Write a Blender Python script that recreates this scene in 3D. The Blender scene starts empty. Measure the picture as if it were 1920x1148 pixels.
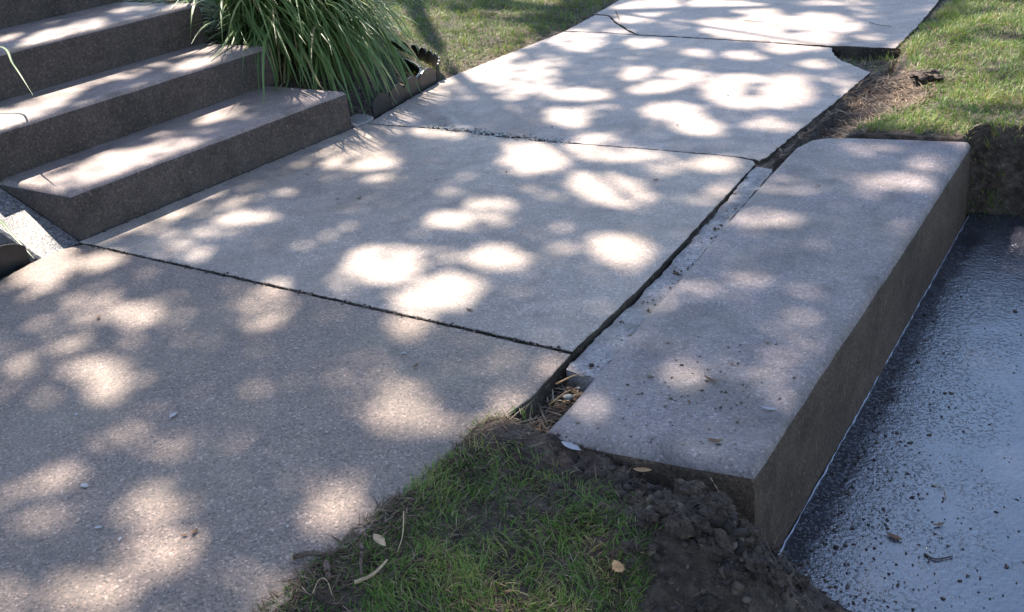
import bpy, bmesh, math, random
import numpy as np
from mathutils import Vector, Matrix

random.seed(7)
rng = np.random.default_rng(11)
scene = bpy.context.scene
COL = scene.collection

# ------------------------------------------------------------------ camera, sky, sun, exposure
PITCH, ROLL, YAW, CAM_H = 0.4566147, -0.1041415, -0.6135618, 1.12
fwd = Vector((math.sin(YAW)*math.cos(PITCH), math.cos(YAW)*math.cos(PITCH), -math.sin(PITCH)))
rgt = Vector((math.cos(YAW), -math.sin(YAW), 0))
up = rgt.cross(fwd)
r2 = rgt*math.cos(ROLL) + up*math.sin(ROLL)
u2 = up*math.cos(ROLL) - rgt*math.sin(ROLL)
cam = bpy.data.cameras.new('camera')
cam.sensor_width = 36
cam.lens = 36*1861.8/1920
cam.clip_start = 0.05
cam.clip_end = 2000
cam_o = bpy.data.objects.new('camera', cam)
COL.objects.link(cam_o)
m = Matrix((r2, u2, -fwd)).transposed().to_4x4()
m.translation = (0, 0, CAM_H)
cam_o.matrix_world = m
scene.camera = cam_o

SUN = Vector((-0.15, 0.10, 0.23))            # towards the sun
SUN_EL = math.atan2(SUN.z, math.hypot(SUN.x, SUN.y))
SUN_ROT = math.atan2(SUN.x, SUN.y)
world = bpy.data.worlds.new('World')
scene.world = world
world.use_nodes = True
wn = world.node_tree
sky = wn.nodes.new('ShaderNodeTexSky')
sky.sky_type = 'NISHITA'
sky.sun_disc = False
sky.air_density = 1.0
sky.dust_density = 0.6
sky.ozone_density = 1.7
sky.sun_elevation = SUN_EL
sky.sun_rotation = SUN_ROT
wn.links.new(sky.outputs[0], wn.nodes['Background'].inputs[0])
wn.nodes['Background'].inputs[1].default_value = 0.115
sl = bpy.data.lights.new('sun', 'SUN')
sl.energy = 5.0
sl.angle = math.radians(0.53)
sl.color = (1.0, 0.93, 0.82)
sun_o = bpy.data.objects.new('sun', sl)
COL.objects.link(sun_o)
sun_o.location = (-9, 8, 14)
sun_o.rotation_euler = SUN.to_track_quat('Z', 'Y').to_euler()
scene.view_settings.view_transform = 'Standard'
scene.view_settings.look = 'None'
scene.view_settings.gamma = 1.0
scene.view_settings.use_curve_mapping = False
scene.view_settings.exposure = 1.6

# ------------------------------------------------------------------ helpers
def tag(o, label=None, cat=None, group=None, kind=None):
    if label: o['label'] = label
    if cat: o['category'] = cat
    if group: o['group'] = group
    if kind: o['kind'] = kind
    return o

def link(name, me, mats=(), parent=None, smooth=False):
    for mt in (mats if isinstance(mats, (list, tuple)) else [mats]):
        me.materials.append(mt)
    o = bpy.data.objects.new(name, me)
    COL.objects.link(o)
    if parent is not None:
        o.parent = parent
    if smooth:
        me.polygons.foreach_set('use_smooth', np.ones(len(me.polygons), dtype=bool))
    return o

def empty(name, loc=(0, 0, 0)):
    o = bpy.data.objects.new(name, None)
    COL.objects.link(o)
    o.location = loc
    return o

def np_mesh(name, verts, loops, sizes, tone=None, mat_idx=None):
    """mesh from numpy: verts (n,3), flat loop indices, loops per face"""
    me = bpy.data.meshes.new(name)
    me.vertices.add(len(verts))
    me.vertices.foreach_set('co', np.ascontiguousarray(verts, dtype=np.float32).ravel())
    me.loops.add(len(loops))
    me.loops.foreach_set('vertex_index', np.ascontiguousarray(loops, dtype=np.int32))
    sizes = np.asarray(sizes, dtype=np.int32)
    me.polygons.add(len(sizes))
    me.polygons.foreach_set('loop_start', np.concatenate([[0], np.cumsum(sizes)[:-1]]).astype(np.int32))
    me.polygons.foreach_set('loop_total', sizes)
    if mat_idx is not None:
        me.polygons.foreach_set('material_index', np.asarray(mat_idx, dtype=np.int32))
    me.update(calc_edges=True)
    if tone is not None:
        a = me.attributes.new('tone', 'FLOAT', 'POINT')
        a.data.foreach_set('value', np.ascontiguousarray(tone, dtype=np.float32))
    return me

def hash2(ix, iy, seed):
    n = (ix*374761393 + iy*668265263 + seed*974711) & 0xffffffff
    n = ((n ^ (n >> 13))*1274126177) & 0xffffffff
    return ((n ^ (n >> 16)) & 0xffff)/65535.0

def vnoise(x, y, seed=0):
    x = np.asarray(x, float); y = np.asarray(y, float)
    ix = np.floor(x).astype(np.int64); iy = np.floor(y).astype(np.int64)
    fx = x-ix; fy = y-iy
    fx = fx*fx*(3-2*fx); fy = fy*fy*(3-2*fy)
    a = hash2(ix, iy, seed); b = hash2(ix+1, iy, seed)
    c = hash2(ix, iy+1, seed); d = hash2(ix+1, iy+1, seed)
    return (a*(1-fx)+b*fx)*(1-fy)+(c*(1-fx)+d*fx)*fy

def fbm(x, y, octs=4, seed=0):
    t = 0; amp = .5
    for k in range(octs):
        t = t+amp*(vnoise(x*2**k, y*2**k, seed+k*17)-.5)
        amp *= .5
    return t*2

def sm(a, b, x):
    t = np.clip((np.asarray(x, float)-a)/(b-a), 0, 1)
    return t*t*(3-2*t)

def in_poly(px, py, poly):
    px = np.asarray(px); py = np.asarray(py)
    inside = np.zeros(px.shape, bool)
    n = len(poly)
    for i in range(n):
        x1, y1 = poly[i]; x2, y2 = poly[(i+1) % n]
        c = (y1 > py) != (y2 > py)
        with np.errstate(divide='ignore', invalid='ignore'):
            xi = (x2-x1)*(py-y1)/(y2-y1+1e-12)+x1
        inside ^= c & (px < xi)
    return inside

# ------------------------------------------------------------------ materials
class NT:
    def __init__(s, name):
        s.m = bpy.data.materials.new(name)
        s.m.use_nodes = True
        s.t = s.m.node_tree
        s.b = s.t.nodes['Principled BSDF']
        g = s.t.nodes.new('ShaderNodeNewGeometry')
        s.pos = g.outputs['Position']; s.nor = g.outputs['Normal']
    def lk(s, a, b): s.t.links.new(a, b)
    def put(s, sock, v):
        if hasattr(v, 'links') or hasattr(v, 'is_output'): s.lk(v, sock)
        else: sock.default_value = v
    def noise(s, scale, detail=4, rough=.55, vec=None, dist=0.0):
        n = s.t.nodes.new('ShaderNodeTexNoise')
        n.inputs['Scale'].default_value = scale
        n.inputs['Detail'].default_value = detail
        n.inputs['Roughness'].default_value = rough
        n.inputs['Distortion'].default_value = dist
        s.lk(vec or s.pos, n.inputs['Vector'])
        return n.outputs['Fac']
    def voro(s, scale, out='Color', feature='F1', vec=None):
        n = s.t.nodes.new('ShaderNodeTexVoronoi')
        n.feature = feature
        n.inputs['Scale'].default_value = scale
        s.lk(vec or s.pos, n.inputs['Vector'])
        return n.outputs[out]
    def ramp(s, fac, stops, interp='LINEAR'):
        n = s.t.nodes.new('ShaderNodeValToRGB')
        n.color_ramp.interpolation = interp
        els = n.color_ramp.elements
        while len(els) < len(stops): els.new(.5)
        for e, (p, c) in zip(els, stops):
            e.position = p
            e.color = (c, c, c, 1) if isinstance(c, (int, float)) else (*c, 1)
        s.put(n.inputs['Fac'], fac)
        return n.outputs['Color']
    def mix(s, fac, a, b, mode='MIX'):
        n = s.t.nodes.new('ShaderNodeMix')
        n.data_type = 'RGBA'; n.blend_type = mode
        s.put(n.inputs[0], fac)
        for sock, v in ((n.inputs[6], a), (n.inputs[7], b)):
            if isinstance(v, tuple) and len(v) == 3: v = (*v, 1)
            s.put(sock, v)
        return n.outputs[2]
    def math(s, op, a, b=0.0):
        n = s.t.nodes.new('ShaderNodeMath'); n.operation = op
        s.put(n.inputs[0], a); s.put(n.inputs[1], b)
        return n.outputs[0]
    def sep(s, v):
        n = s.t.nodes.new('ShaderNodeSeparateXYZ'); s.lk(v, n.inputs[0]); return n.outputs
    def attr(s, name):
        n = s.t.nodes.new('ShaderNodeAttribute'); n.attribute_name = name; return n.outputs['Fac']
    def bump(s, h, strength=.5, dist=.01, prev=None):
        n = s.t.nodes.new('ShaderNodeBump')
        n.inputs['Strength'].default_value = strength
        n.inputs['Distance'].default_value = dist
        s.lk(h, n.inputs['Height'])
        if prev: s.lk(prev, n.inputs['Normal'])
        return n.outputs[0]
    def done(s, color, rough=.8, normal=None, spec=.4):
        if isinstance(color, tuple) and len(color) == 3: color = (*color, 1)
        s.put(s.b.inputs['Base Color'], color)
        s.put(s.b.inputs['Roughness'], rough)
        s.b.inputs['Specular IOR Level'].default_value = spec
        if normal: s.lk(normal, s.b.inputs['Normal'])
        return s.m

def concrete(name, col, agg=170, contrast=1.0, stain=.25, rough=.62, bump=.5, spec=.45, tint=(.30, .24, .16), tintamt=.25, streak=0.0, blotch=0.0):
    n = NT(name)
    a = n.sep(n.voro(agg))[0]
    k = lambda v: 1+(v-1)*contrast
    grain = n.ramp(a, [(0, k(.40)), (.14, k(.62)), (.3, k(.92)), (.72, k(1.0)), (.9, k(1.25)), (.965, k(1.7)), (1, k(2.1))])
    f = n.sep(n.voro(agg*2.3))[1]
    fine = n.ramp(f, [(0, k(.6)), (.25, k(.9)), (.75, k(1.05)), (1, k(1.5))])
    st = n.ramp(n.noise(1.7, 6, .6), [(.25, 1-stain), (.5, 1.0), (.75, 1+stain*.5)])
    st2 = n.ramp(n.noise(14, 5, .65), [(.3, 1-stain*.6), (.7, 1+stain*.35)])
    c = n.mix(1.0, col, grain, 'MULTIPLY')
    c = n.mix(1.0, c, fine, 'MULTIPLY')
    c = n.mix(1.0, c, st, 'MULTIPLY')
    c = n.mix(1.0, c, st2, 'MULTIPLY')
    tf = n.math('MULTIPLY', n.ramp(n.noise(4.3, 5, .6), [(.45, 0.0), (.7, 1.0)]), tintamt)
    c = n.mix(tf, c, tint)
    if streak:
        mp = n.t.nodes.new('ShaderNodeMapping'); mp.inputs['Scale'].default_value = (11, 11, 1.6)
        n.lk(n.pos, mp.inputs['Vector'])
        sk_ = n.ramp(n.noise(1.6, 6, .65, mp.outputs[0], .6), [(.3, 1-streak), (.5, 1.0), (.72, 1+streak*.8)])
        c = n.mix(1.0, c, sk_, 'MULTIPLY')
    if blotch:
        bl_ = n.ramp(n.noise(5.5, 5, .6, None, .8), [(.36, 1-blotch), (.5, 1.0), (.62, 1.0), (.74, 1+blotch*.7)])
        c = n.mix(1.0, c, bl_, 'MULTIPLY')
    hue = n.sep(n.voro(agg*.8))[2]
    c = n.mix(n.ramp(hue, [(.86, 0.0), (.95, .35*contrast)]), c, (.34, .22, .14))
    b1 = n.bump(n.noise(agg*.9, 5, .7), bump, .004)
    b2 = n.bump(n.voro(agg*.6, 'Distance'), bump*.5, .003, b1)
    b3 = n.bump(n.noise(9, 4, .5), .25, .02, b2)
    return n.done(c, n.ramp(f, [(0, rough-.12), (1, rough+.2)]), b3, spec)

M = {}
M['slab_coarse'] = concrete('exposed aggregate concrete', (.225, .158, .125), 225, .95, .22, .5, .75, .5, blotch=.12)
M['slab'] = concrete('walk concrete', (.365, .28, .228), 230, .6, .28, .58, .4, .5, blotch=.2)
M['slab_far'] = concrete('walk concrete far', (.375, .293, .25), 230, .5, .26, .6, .35, .5, blotch=.18)
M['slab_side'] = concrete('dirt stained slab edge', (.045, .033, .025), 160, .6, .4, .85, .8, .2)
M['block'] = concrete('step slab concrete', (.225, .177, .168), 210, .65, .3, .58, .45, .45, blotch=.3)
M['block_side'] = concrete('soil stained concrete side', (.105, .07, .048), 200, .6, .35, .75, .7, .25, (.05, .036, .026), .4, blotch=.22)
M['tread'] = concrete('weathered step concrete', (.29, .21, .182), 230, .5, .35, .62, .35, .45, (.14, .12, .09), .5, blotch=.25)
M['riser'] = concrete('mossy dark riser concrete', (.09, .068, .057), 200, .6, .35, .8, .5, .25, (.045, .042, .034), .5, blotch=.25)  # riser faces get a darker concrete than the treads
M['pad'] = concrete('pebbled wet pad', (.17, .148, .14), 120, 1.0, .2, .35, 1.0, .6)
M['mortar'] = concrete('grey mortar', (.34, .29, .27), 200, .6, .6, .6, .9, .4, (.2, .17, .13), .5)
M['fragment'] = concrete('pale concrete chunk', (.27, .23, .22), 240, .4, .3, .6, .5, .4)

def soil_mat():
    n = NT('dark damp soil')
    c = n.ramp(n.noise(38, 6, .65), [(.28, (.022, .014, .010)), (.46, (.07, .045, .032)), (.6, (.14, .095, .068)), (.76, (.26, .19, .14))])
    c = n.mix(n.ramp(n.noise(3.1, 4), [(.45, 0.0), (.62, .5)]), c, (.05, .036, .026))
    b = n.bump(n.noise(120, 6, .7), .9, .012)
    b = n.bump(n.noise(26, 5, .6), .8, .03, b)
    return n.done(c, .8, b, .35)
M['soil'] = soil_mat()

def tone_mat(name, stops, rough=.6, spec=.3, trans=.0):
    n = NT(name)
    c = n.ramp(n.attr('tone'), stops)
    m_ = n.done(c, rough, None, spec)
    if trans:
        tr = n.t.nodes.new('ShaderNodeBsdfTranslucent')
        n.lk(c, tr.inputs['Color'])
        mx = n.t.nodes.new('ShaderNodeMixShader')
        mx.inputs[0].default_value = trans
        out = n.t.nodes['Material Output']
        n.lk(n.b.outputs[0], mx.inputs[1]); n.lk(tr.outputs[0], mx.inputs[2])
        n.lk(mx.outputs[0], out.inputs['Surface'])
    return m_
M['grass'] = tone_mat('lawn grass', [(0, (.05, .06, .013)), (.35, (.105, .185, .027)), (.62, (.175, .265, .045)), (.8, (.31, .28, .08)), (.9, (.36, .26, .13)), (1, (.52, .4, .25))], .5, .35, .35)
M['blade'] = tone_mat('strap leaf', [(0, (.09, .14, .05)), (.4, (.17, .25, .085)), (.75, (.23, .32, .11)), (.93, (.3, .33, .11)), (1, (.4, .32, .16))], .38, .45, .5)
M['straw'] = tone_mat('dry roots and straw', [(0, (.03, .018, .011)), (.4, (.10, .062, .038)), (.75, (.22, .145, .095)), (1, (.45, .36, .25))], .75, .2)
M['clod'] = tone_mat('soil clods', [(0, (.02, .013, .01)), (.5, (.065, .043, .031)), (.85, (.15, .105, .077)), (1, (.28, .22, .17))], .75, .35)
M['crumb'] = tone_mat('concrete crumbs', [(0, (.12, .1, .08)), (.5, (.3, .28, .25)), (1, (.5, .48, .45))], .7, .3)
M['canopy'] = tone_mat('tree leaves', [(0, (.03, .06, .015)), (1, (.08, .13, .03))], .55, .3, .25)

def plain(name, col, rough, spec=.4, scale=60, amt=.35, bump=.3):
    n = NT(name)
    k = n.ramp(n.noise(scale, 5, .6), [(.3, 1-amt), (.7, 1+amt)])
    return n.done(n.mix(1.0, col, k, 'MULTIPLY'), rough, n.bump(n.noise(scale*2, 4), bump, .003), spec)
M['plastic'] = plain('black plastic edging', (.012, .012, .013), .38, .5, 25, .5, .15)
M['bark'] = plain('tree bark', (.11, .08, .055), .85, .2, 18, .5, .8)
M['twig'] = plain('dark twig bark', (.055, .04, .032), .8, .25, 120, .5, .7)
M['stick'] = plain('brown stick bark', (.13, .085, .06), .8, .25, 110, .6, .9)
M['wood'] = plain('pale split wood', (.42, .29, .17), .7, .3, 90, .3, .4)
M['tanleaf'] = plain('dry tan leaf', (.34, .2, .09), .6, .35, 70, .4, .4)
M['brownleaf'] = plain('brown leaf', (.16, .085, .045), .65, .3, 70, .4, .4)
M['petal'] = plain('pale grey petal', (.36, .33, .33), .55, .4, 60, .15, .2)
M['flake'] = plain('white stone flake', (.4, .36, .33), .55, .4, 90, .2, .3)
M['stone'] = plain('grey violet bare mud', (.17, .15, .16), .65, .35, 45, .35, .5)  # tone of the bare mud patch in the grass

def wet_mat():
    n = NT('wet pavement with a film of water')
    speck = n.ramp(n.noise(120, 6, .65), [(.55, 0.0), (.63, 1.0)])
    xx = n.math('ADD', n.sep(n.pos)[0], n.math('MULTIPLY', n.math('SUBTRACT', n.noise(3.2, 4, .55), .5), .9))
    zone = n.ramp(n.math('ADD', n.math('MULTIPLY', xx, 1.9), 1.0), [(.0, .0), (.1, .8), (.3, .5), (.6, .03)])
    dirt = n.math('MULTIPLY', speck, zone)
    c = n.mix(dirt, n.ramp(n.noise(30, 5), [(.3, (.018, .018, .026)), (.7, (.036, .036, .05))]), (.03, .022, .017))
    d = n.math('MULTIPLY', n.math('ADD', n.math('ADD', n.sep(n.pos)[0], .512), n.math('MULTIPLY', n.math('SUBTRACT', n.noise(9, 4, .6), .5), .12)), 1.6)
    amp = n.ramp(d, [(.045, .03), (.15, 1.0), (.45, .8), (.8, .4)])
    b = n.bump(n.math('MULTIPLY', n.noise(85, 3, .55), amp), .62, .0055)
    b = n.bump(n.math('MULTIPLY', n.noise(230, 3, .6), amp), .4, .002, b)
    b = n.bump(dirt, .6, .003, b)
    m_ = n.done(c, n.mix(dirt, n.ramp(d, [(.05, .025), (.3, .06), (.7, .2)]), (.6, .6, .6)), b, .9)
    n.b.inputs['IOR'].default_value = 1.85
    return m_
M['wet'] = wet_mat()
M['edge_glint'] = plain('pale water edge glint', (.34, .33, .38), .25, .6, 80, .15, .4)  # pale colour stands in for the sky's glint along the water's rim

# ------------------------------------------------------------------ shape builders
def densify(pts, step, jit, seed=0):
    r = random.Random(seed)
    out = []
    for i, a in enumerate(pts):
        b = pts[(i+1) % len(pts)]
        d = math.hypot(b[0]-a[0], b[1]-a[1])
        n = max(1, int(d/step))
        for k in range(n):
            t = k/n
            j = jit if k else jit*.3
            out.append((a[0]+(b[0]-a[0])*t+r.uniform(-j, j), a[1]+(b[1]-a[1])*t+r.uniform(-j, j)))
    return out

def offset_ring(pts, d):
    n = len(pts)
    area = sum(pts[i][0]*pts[(i+1) % n][1]-pts[(i+1) % n][0]*pts[i][1] for i in range(n))
    s = 1 if area > 0 else -1
    out = []
    for i in range(n):
        p0, p1, p2 = pts[i-1], pts[i], pts[(i+1) % n]
        e1 = Vector((p1[0]-p0[0], p1[1]-p0[1])); e2 = Vector((p2[0]-p1[0], p2[1]-p1[1]))
        if e1.length < 1e-6 or e2.length < 1e-6:
            out.append(p1); continue
        e1.normalize(); e2.normalize()
        n1 = Vector((-e1.y, e1.x))*s; n2 = Vector((-e2.y, e2.x))*s
        b = n1+n2
        if b.length < .3: b = n1
        b.normalize()
        k = d/max(.5, b.dot(n1))
        out.append((p1[0]+b.x*k, p1[1]+b.y*k))
    return out

def cast_slab(name, outline, ztop, thick, rad, mats, parent=None, step=.03, jit=.0015, seed=0, batter=0.0, dome=0.0, segs=3):
    """a cast block: vertical (or battered) sides, rounded arris, flat top"""
    pts = densify(outline, step, jit, seed)
    rings = []
    rings.append((offset_ring(pts, -batter) if batter else pts, ztop-thick))
    rings.append((pts, ztop-rad))
    for k in range(1, segs+1):
        a = math.pi/2*k/segs
        rings.append((offset_ring(pts, rad*(1-math.cos(a))), ztop-rad+rad*math.sin(a)))
    bm = bmesh.new()
    vr = []
    r = random.Random(seed+5)
    for ri, (ring, z) in enumerate(rings):
        vr.append([bm.verts.new((x, y, z+(r.uniform(-1, 1)*jit*.5 if 0 < ri < len(rings)-1 else 0))) for x, y in ring])
    n = len(pts)
    sides = []
    for a, b in zip(vr[:-1], vr[1:]):
        for i in range(n):
            sides.append(bm.faces.new((a[i], a[(i+1) % n], b[(i+1) % n], b[i])))
    top = bm.faces.new(vr[-1])
    bm.faces.new(list(reversed(vr[0])))
    bmesh.ops.recalc_face_normals(bm, faces=bm.faces[:])
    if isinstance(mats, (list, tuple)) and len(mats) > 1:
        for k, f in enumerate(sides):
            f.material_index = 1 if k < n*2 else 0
    for f in sides: f.smooth = True
    top.smooth = False
    bmesh.ops.triangulate(bm, faces=[top])
    me = bpy.data.meshes.new(name)
    bm.to_mesh(me); bm.free()
    me.set_sharp_from_angle(angle=math.radians(42))
    return link(name, me, mats, parent)

def tube_mesh(name, pts, radii, sides=7, seed=0, wob=.12):
    r = random.Random(seed)
    V = [Vector(p) for p in pts]
    verts, faces = [], []
    for i, p in enumerate(V):
        t = (V[min(i+1, len(V)-1)]-V[max(i-1, 0)])
        t.normalize()
        a = t.orthogonal().normalized(); b = t.cross(a)
        for k in range(sides):
            th = 2*math.pi*k/sides
            rr = radii[i]*(1+r.uniform(-wob, wob))
            verts.append(p+a*math.cos(th)*rr+b*math.sin(th)*rr)
    for i in range(len(V)-1):
        for k in range(sides):
            faces.append((i*sides+k, i*sides+(k+1) % sides, (i+1)*sides+(k+1) % sides, (i+1)*sides+k))
    faces.append(tuple(reversed(range(sides))))
    faces.append(tuple(range((len(V)-1)*sides, len(V)*sides)))
    me = bpy.data.meshes.new(name)
    me.from_pydata(verts, [], faces)
    return me

def curve_pts(ctrl, n=12):
    """Catmull-Rom through control points"""
    P = [Vector(c) for c in ctrl]
    P = [P[0]*2-P[1]]+P+[P[-1]*2-P[-2]]
    out = []
    for i in range(1, len(P)-2):
        for k in range(n):
            t = k/n
            a, b, c, d = P[i-1], P[i], P[i+1], P[i+2]
            out.append(.5*((2*b)+(c-a)*t+(2*a-5*b+4*c-d)*t*t+(3*b-a-3*c+d)*t**3))
    out.append(P[-2])
    return out

def ribbons(roots, dirs, lens, widths, bend, segs=3, tones=None, lift=None, twist=None):
    """many grass blades at once. roots (n,3); dirs (n,2) lean direction; bend 0..1"""
    n = len(roots)
    t = np.linspace(0, 1, segs+1)
    V = np.zeros((n, segs*2+1, 3))
    side = np.stack([-dirs[:, 1], dirs[:, 0], np.zeros(n)], 1)
    if twist is not None:
        c = np.cos(twist)[:, None]; s_ = np.sin(twist)[:, None]
        side = side*c+np.stack([dirs[:, 0], dirs[:, 1], np.zeros(n)], 1)*s_
    a0 = np.zeros(n) if lift is None else lift           # start angle from vertical
    for k, tk in enumerate(t):
        # integrate arc: angle from a0 to a0+bend
        m_ = 24
        ss = np.linspace(0, tk, m_)
        ang = a0[:, None]+bend[:, None]*ss[None, :]
        hx = (np.sin(ang).mean(1)*tk) if tk > 0 else np.zeros(n)
        hz = (np.cos(ang).mean(1)*tk) if tk > 0 else np.zeros(n)
        c = roots+np.stack([dirs[:, 0]*hx*lens, dirs[:, 1]*hx*lens, hz*lens], 1)
        w = widths*(1-tk**2.2)*.5*(0.75+.25*np.sin(math.pi*min(tk*1.6, 1)))
        if k < segs:
            V[:, 2*k] = c-side*w[:, None]; V[:, 2*k+1] = c+side*w[:, None]
        else:
            V[:, 2*k] = c
    nv = segs*2+1
    quads = []
    for k in range(segs-1):
        quads.append([2*k, 2*k+1, 2*k+3, 2*k+2])
    base = (np.arange(n)*nv)
    L = []
    q = np.array(quads).ravel()
    tri = np.array([2*(segs-1), 2*(segs-1)+1, 2*segs])
    per = np.concatenate([q, tri])
    loops = (base[:, None]+per[None, :]).ravel()
    sizes = np.tile(np.array([4]*(segs-1)+[3]), n)
    tone = np.repeat(tones, nv) if tones is not None else None
    return V.reshape(-1, 3), loops, sizes, tone

_ico = bmesh.new(); bmesh.ops.create_icosphere(_ico, subdivisions=1, radius=1)
ICO_V = np.array([v.co[:] for v in _ico.verts]); ICO_F = np.array([[v.index for v in f.verts] for f in _ico.faces]); _ico.free()
_ico = bmesh.new(); bmesh.ops.create_icosphere(_ico, subdivisions=2, radius=1)
ICO2_V = np.array([v.co[:] for v in _ico.verts]); ICO2_F = np.array([[v.index for v in f.verts] for f in _ico.faces]); _ico.free()

def lumps(name, pos, rad, flat, tones, mat, fine=False, rough=.45, parent=None):
    BV, BF = (ICO2_V, ICO2_F) if fine else (ICO_V, ICO_F)
    n = len(pos); nv = len(BV)
    sc = rng.uniform(1-rough, 1+rough, (n, nv, 1))
    ax = rng.uniform(.7, 1.35, (n, 1, 3))
    V = BV[None]*sc*ax*rad[:, None, None]
    th = rng.uniform(0, 6.28, n); c, s_ = np.cos(th)[:, None], np.sin(th)[:, None]
    x = V[..., 0]*c-V[..., 1]*s_; y = V[..., 0]*s_+V[..., 1]*c
    V = np.stack([x, y, V[..., 2]*flat], 2)+pos[:, None, :]
    loops = ((np.arange(n)*nv)[:, None]+BF.ravel()[None]).ravel()
    me = np_mesh(name, V.reshape(-1, 3), loops, np.full(n*len(BF), 3), np.repeat(tones, nv))
    return link(name, me, mat, parent)

# ------------------------------------------------------------------ the ground, one sheet to the horizon
FRONT_X = [-1.12, -1.03, -1.0, -.9, -.8, -.65, -.55, -.45, -.38, 0.0, 3.0]
FRONT_Z = [.003, -.004, -.014, -.024, -.045, -.085, -.125, -.20, -.265, -.30, -.30]
LAWN_R = [(3.3, -.90), (3.58, -.92), (3.8, -.84), (4.05, -.78), (4.33, -.88), (4.5, -.97), (4.75, -1.03), (5.2, -1.06), (9.0, -1.1)]
def lawn_edge(y): return np.interp(y, [a for a, b in LAWN_R], [b for a, b in LAWN_R])

def height(x, y):
    x = np.asarray(x, float); y = np.asarray(y, float)
    rough = fbm(x*9, y*9, 4, 3)
    fine = fbm(x*40, y*40, 3, 9)
    z = np.zeros(np.broadcast(x, y).shape)
    # right hand lawn with the torn strip beside the walk
    lawn = .004+.02*fbm(x*2.2, y*2.2, 3, 5)+.01*rough
    deep = np.interp(y, [3.2, 3.5, 3.8, 4.36, 4.5, 4.75, 4.85, 9], [.085, .07, .05, .03, .085, .085, .012, .012])
    e = lawn_edge(y)
    strip = -deep+.018*rough+.008*fine
    right = strip+(lawn-strip)*sm(e-.07, e+.02, x)
    # cut bank at the driveway
    floor_ = -.335
    edge = sm(-.545, -.525, x)*(1-sm(3.58+.05*rough, 3.66+.05*rough, y))
    far_right = right+(floor_-right)*edge
    # gap beside the step slab
    gap = -.055+.012*rough
    mid = np.where(x < -.9, gap, floor_)
    # front: falling from the walk to the pavement, with a heap of dug soil
    front = np.interp(x, FRONT_X, FRONT_Z)
    heap = .072*np.exp(-((x+.575)/.105)**2-((y-1.335)/.085)**2)+.075*np.exp(-((x+.44)/.11)**2-((y-1.33)/.09)**2)
    heap += .028*np.exp(-((x+.99)/.07)**2-((y-1.36)/.05)**2)
    soilzone = sm(-1.03, -.9, x)*sm(1.14, 1.26, y+.25*(x+.75))
    front = front+heap+soilzone*(.03*rough+.012*fine)+.012*rough
    front = front+(floor_-front)*sm(1.43, 1.60, y+.04*rough)*sm(-.56, -.5, x)
    r = np.where(y < 1.42, front, np.where(y < 3.49, mid, far_right))
    r = np.where((x > -.56) & (y < 3.0), front, r)
    r = np.where((x > -.56) & (y >= 1.75) & (y < 3.5), floor_, r)
    # walk bed
    bed = -.016+.008*rough
    # left bank
    d = np.clip(-2.99-x, 0, 3)
    slope = np.interp(y, [3.0, 3.6, 4.4, 5.5], [.36, .34, .16, .12])
    bank = -.012+np.minimum(slope*d, .55+.05*d)+.012*rough
    nearleft = -.045+.01*rough+np.where(y < 1.75, .25*np.clip(-3.0-x, 0, 2), 0)
    left = np.where(y > 3.04, bank, nearleft)
    lip = np.where(y < 1.42, -1.085+.035*fbm(x*6, y*6, 3, 13), -1.07)
    z = np.where(x < -2.96, left, np.where(x < lip, bed, r))
    z = np.where((x < -2.86) & (y > 1.76) & (y < 3.0), -.06, z)
    notch = in_poly(x, y, [(-1.36, 4.66), (-1.3, 4.56), (-1.05, 4.34), (-1.05, 4.82), (-1.37, 4.82)])
    z = np.where(notch, -.048+.03*rough, z)
    # far away everything settles to one level
    far = np.maximum(sm(7, 12, np.abs(x)), sm(8, 14, np.abs(y-2)))
    return z*(1-far)+far*(-.02)

def axis_coords(lo, hi, step, far):
    fine_ = np.arange(lo, hi, step)
    grow = []
    d = step
    v = hi
    while v < far:
        grow.append(v); d *= 1.35; v += d
    g2 = []
    d = step; v = lo-step
    while v > -far:
        g2.append(v); d *= 1.35; v -= d
    return np.concatenate([np.array(g2[::-1]), fine_, np.array(grow)])
gx = axis_coords(-4.7, .35, .0125, 400); gy = axis_coords(.4, 6.1, .0135, 400)
GX, GY = np.meshgrid(gx, gy)
GZ = height(GX, GY)
nx, ny = len(gx), len(gy)
idx = np.arange(nx*ny).reshape(ny, nx)
quads = np.stack([idx[:-1, :-1], idx[:-1, 1:], idx[1:, 1:], idx[1:, :-1]], -1).reshape(-1, 4)
ground = link('ground', np_mesh('ground', np.stack([GX, GY, GZ], -1).reshape(-1, 3), quads.ravel(), np.full(len(quads), 4)), M['soil'], smooth=True)
tag(ground, 'dark damp soil ground beneath lawn and pavement', kind='structure')

# ------------------------------------------------------------------ the sidewalk
bedm = bpy.data.meshes.new('sidewalk')
bedm.from_pydata([(-2.9, -1.3, -.11), (-1.1, -1.3, -.11), (-1.14, 11, -.11), (-2.98, 11, -.11)], [], [(0, 1, 2, 3)])
walk = tag(link('sidewalk', bedm, M['soil']), 'concrete sidewalk of large cast slabs', kind='structure')
S0 = [(-2.885, .22), (-1.085, .22), (-1.075, .9), (-1.066, 1.12), (-1.052, 1.32), (-1.036, 1.5), (-1.05, 1.706), (-1.5, 1.71), (-2.1, 1.712), (-2.885, 1.718), (-2.925, 1.66), (-2.922, 1.54), (-2.89, 1.417)]
J2 = [(-2.846, 3.112), (-2.703, 3.117), (-2.62, 3.121), (-2.547, 3.128), (-2.46, 3.13), (-2.40, 3.118), (-2.328, 3.126), (-2.25, 3.112), (-2.18, 3.108), (-2.131, 3.098), (-2.06, 3.106), (-1.98, 3.098), (-1.896, 3.104), (-1.567, 3.124), (-1.283, 3.131), (-1.186, 3.128), (-1.135, 3.112), (-1.117, 3.085)]
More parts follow.
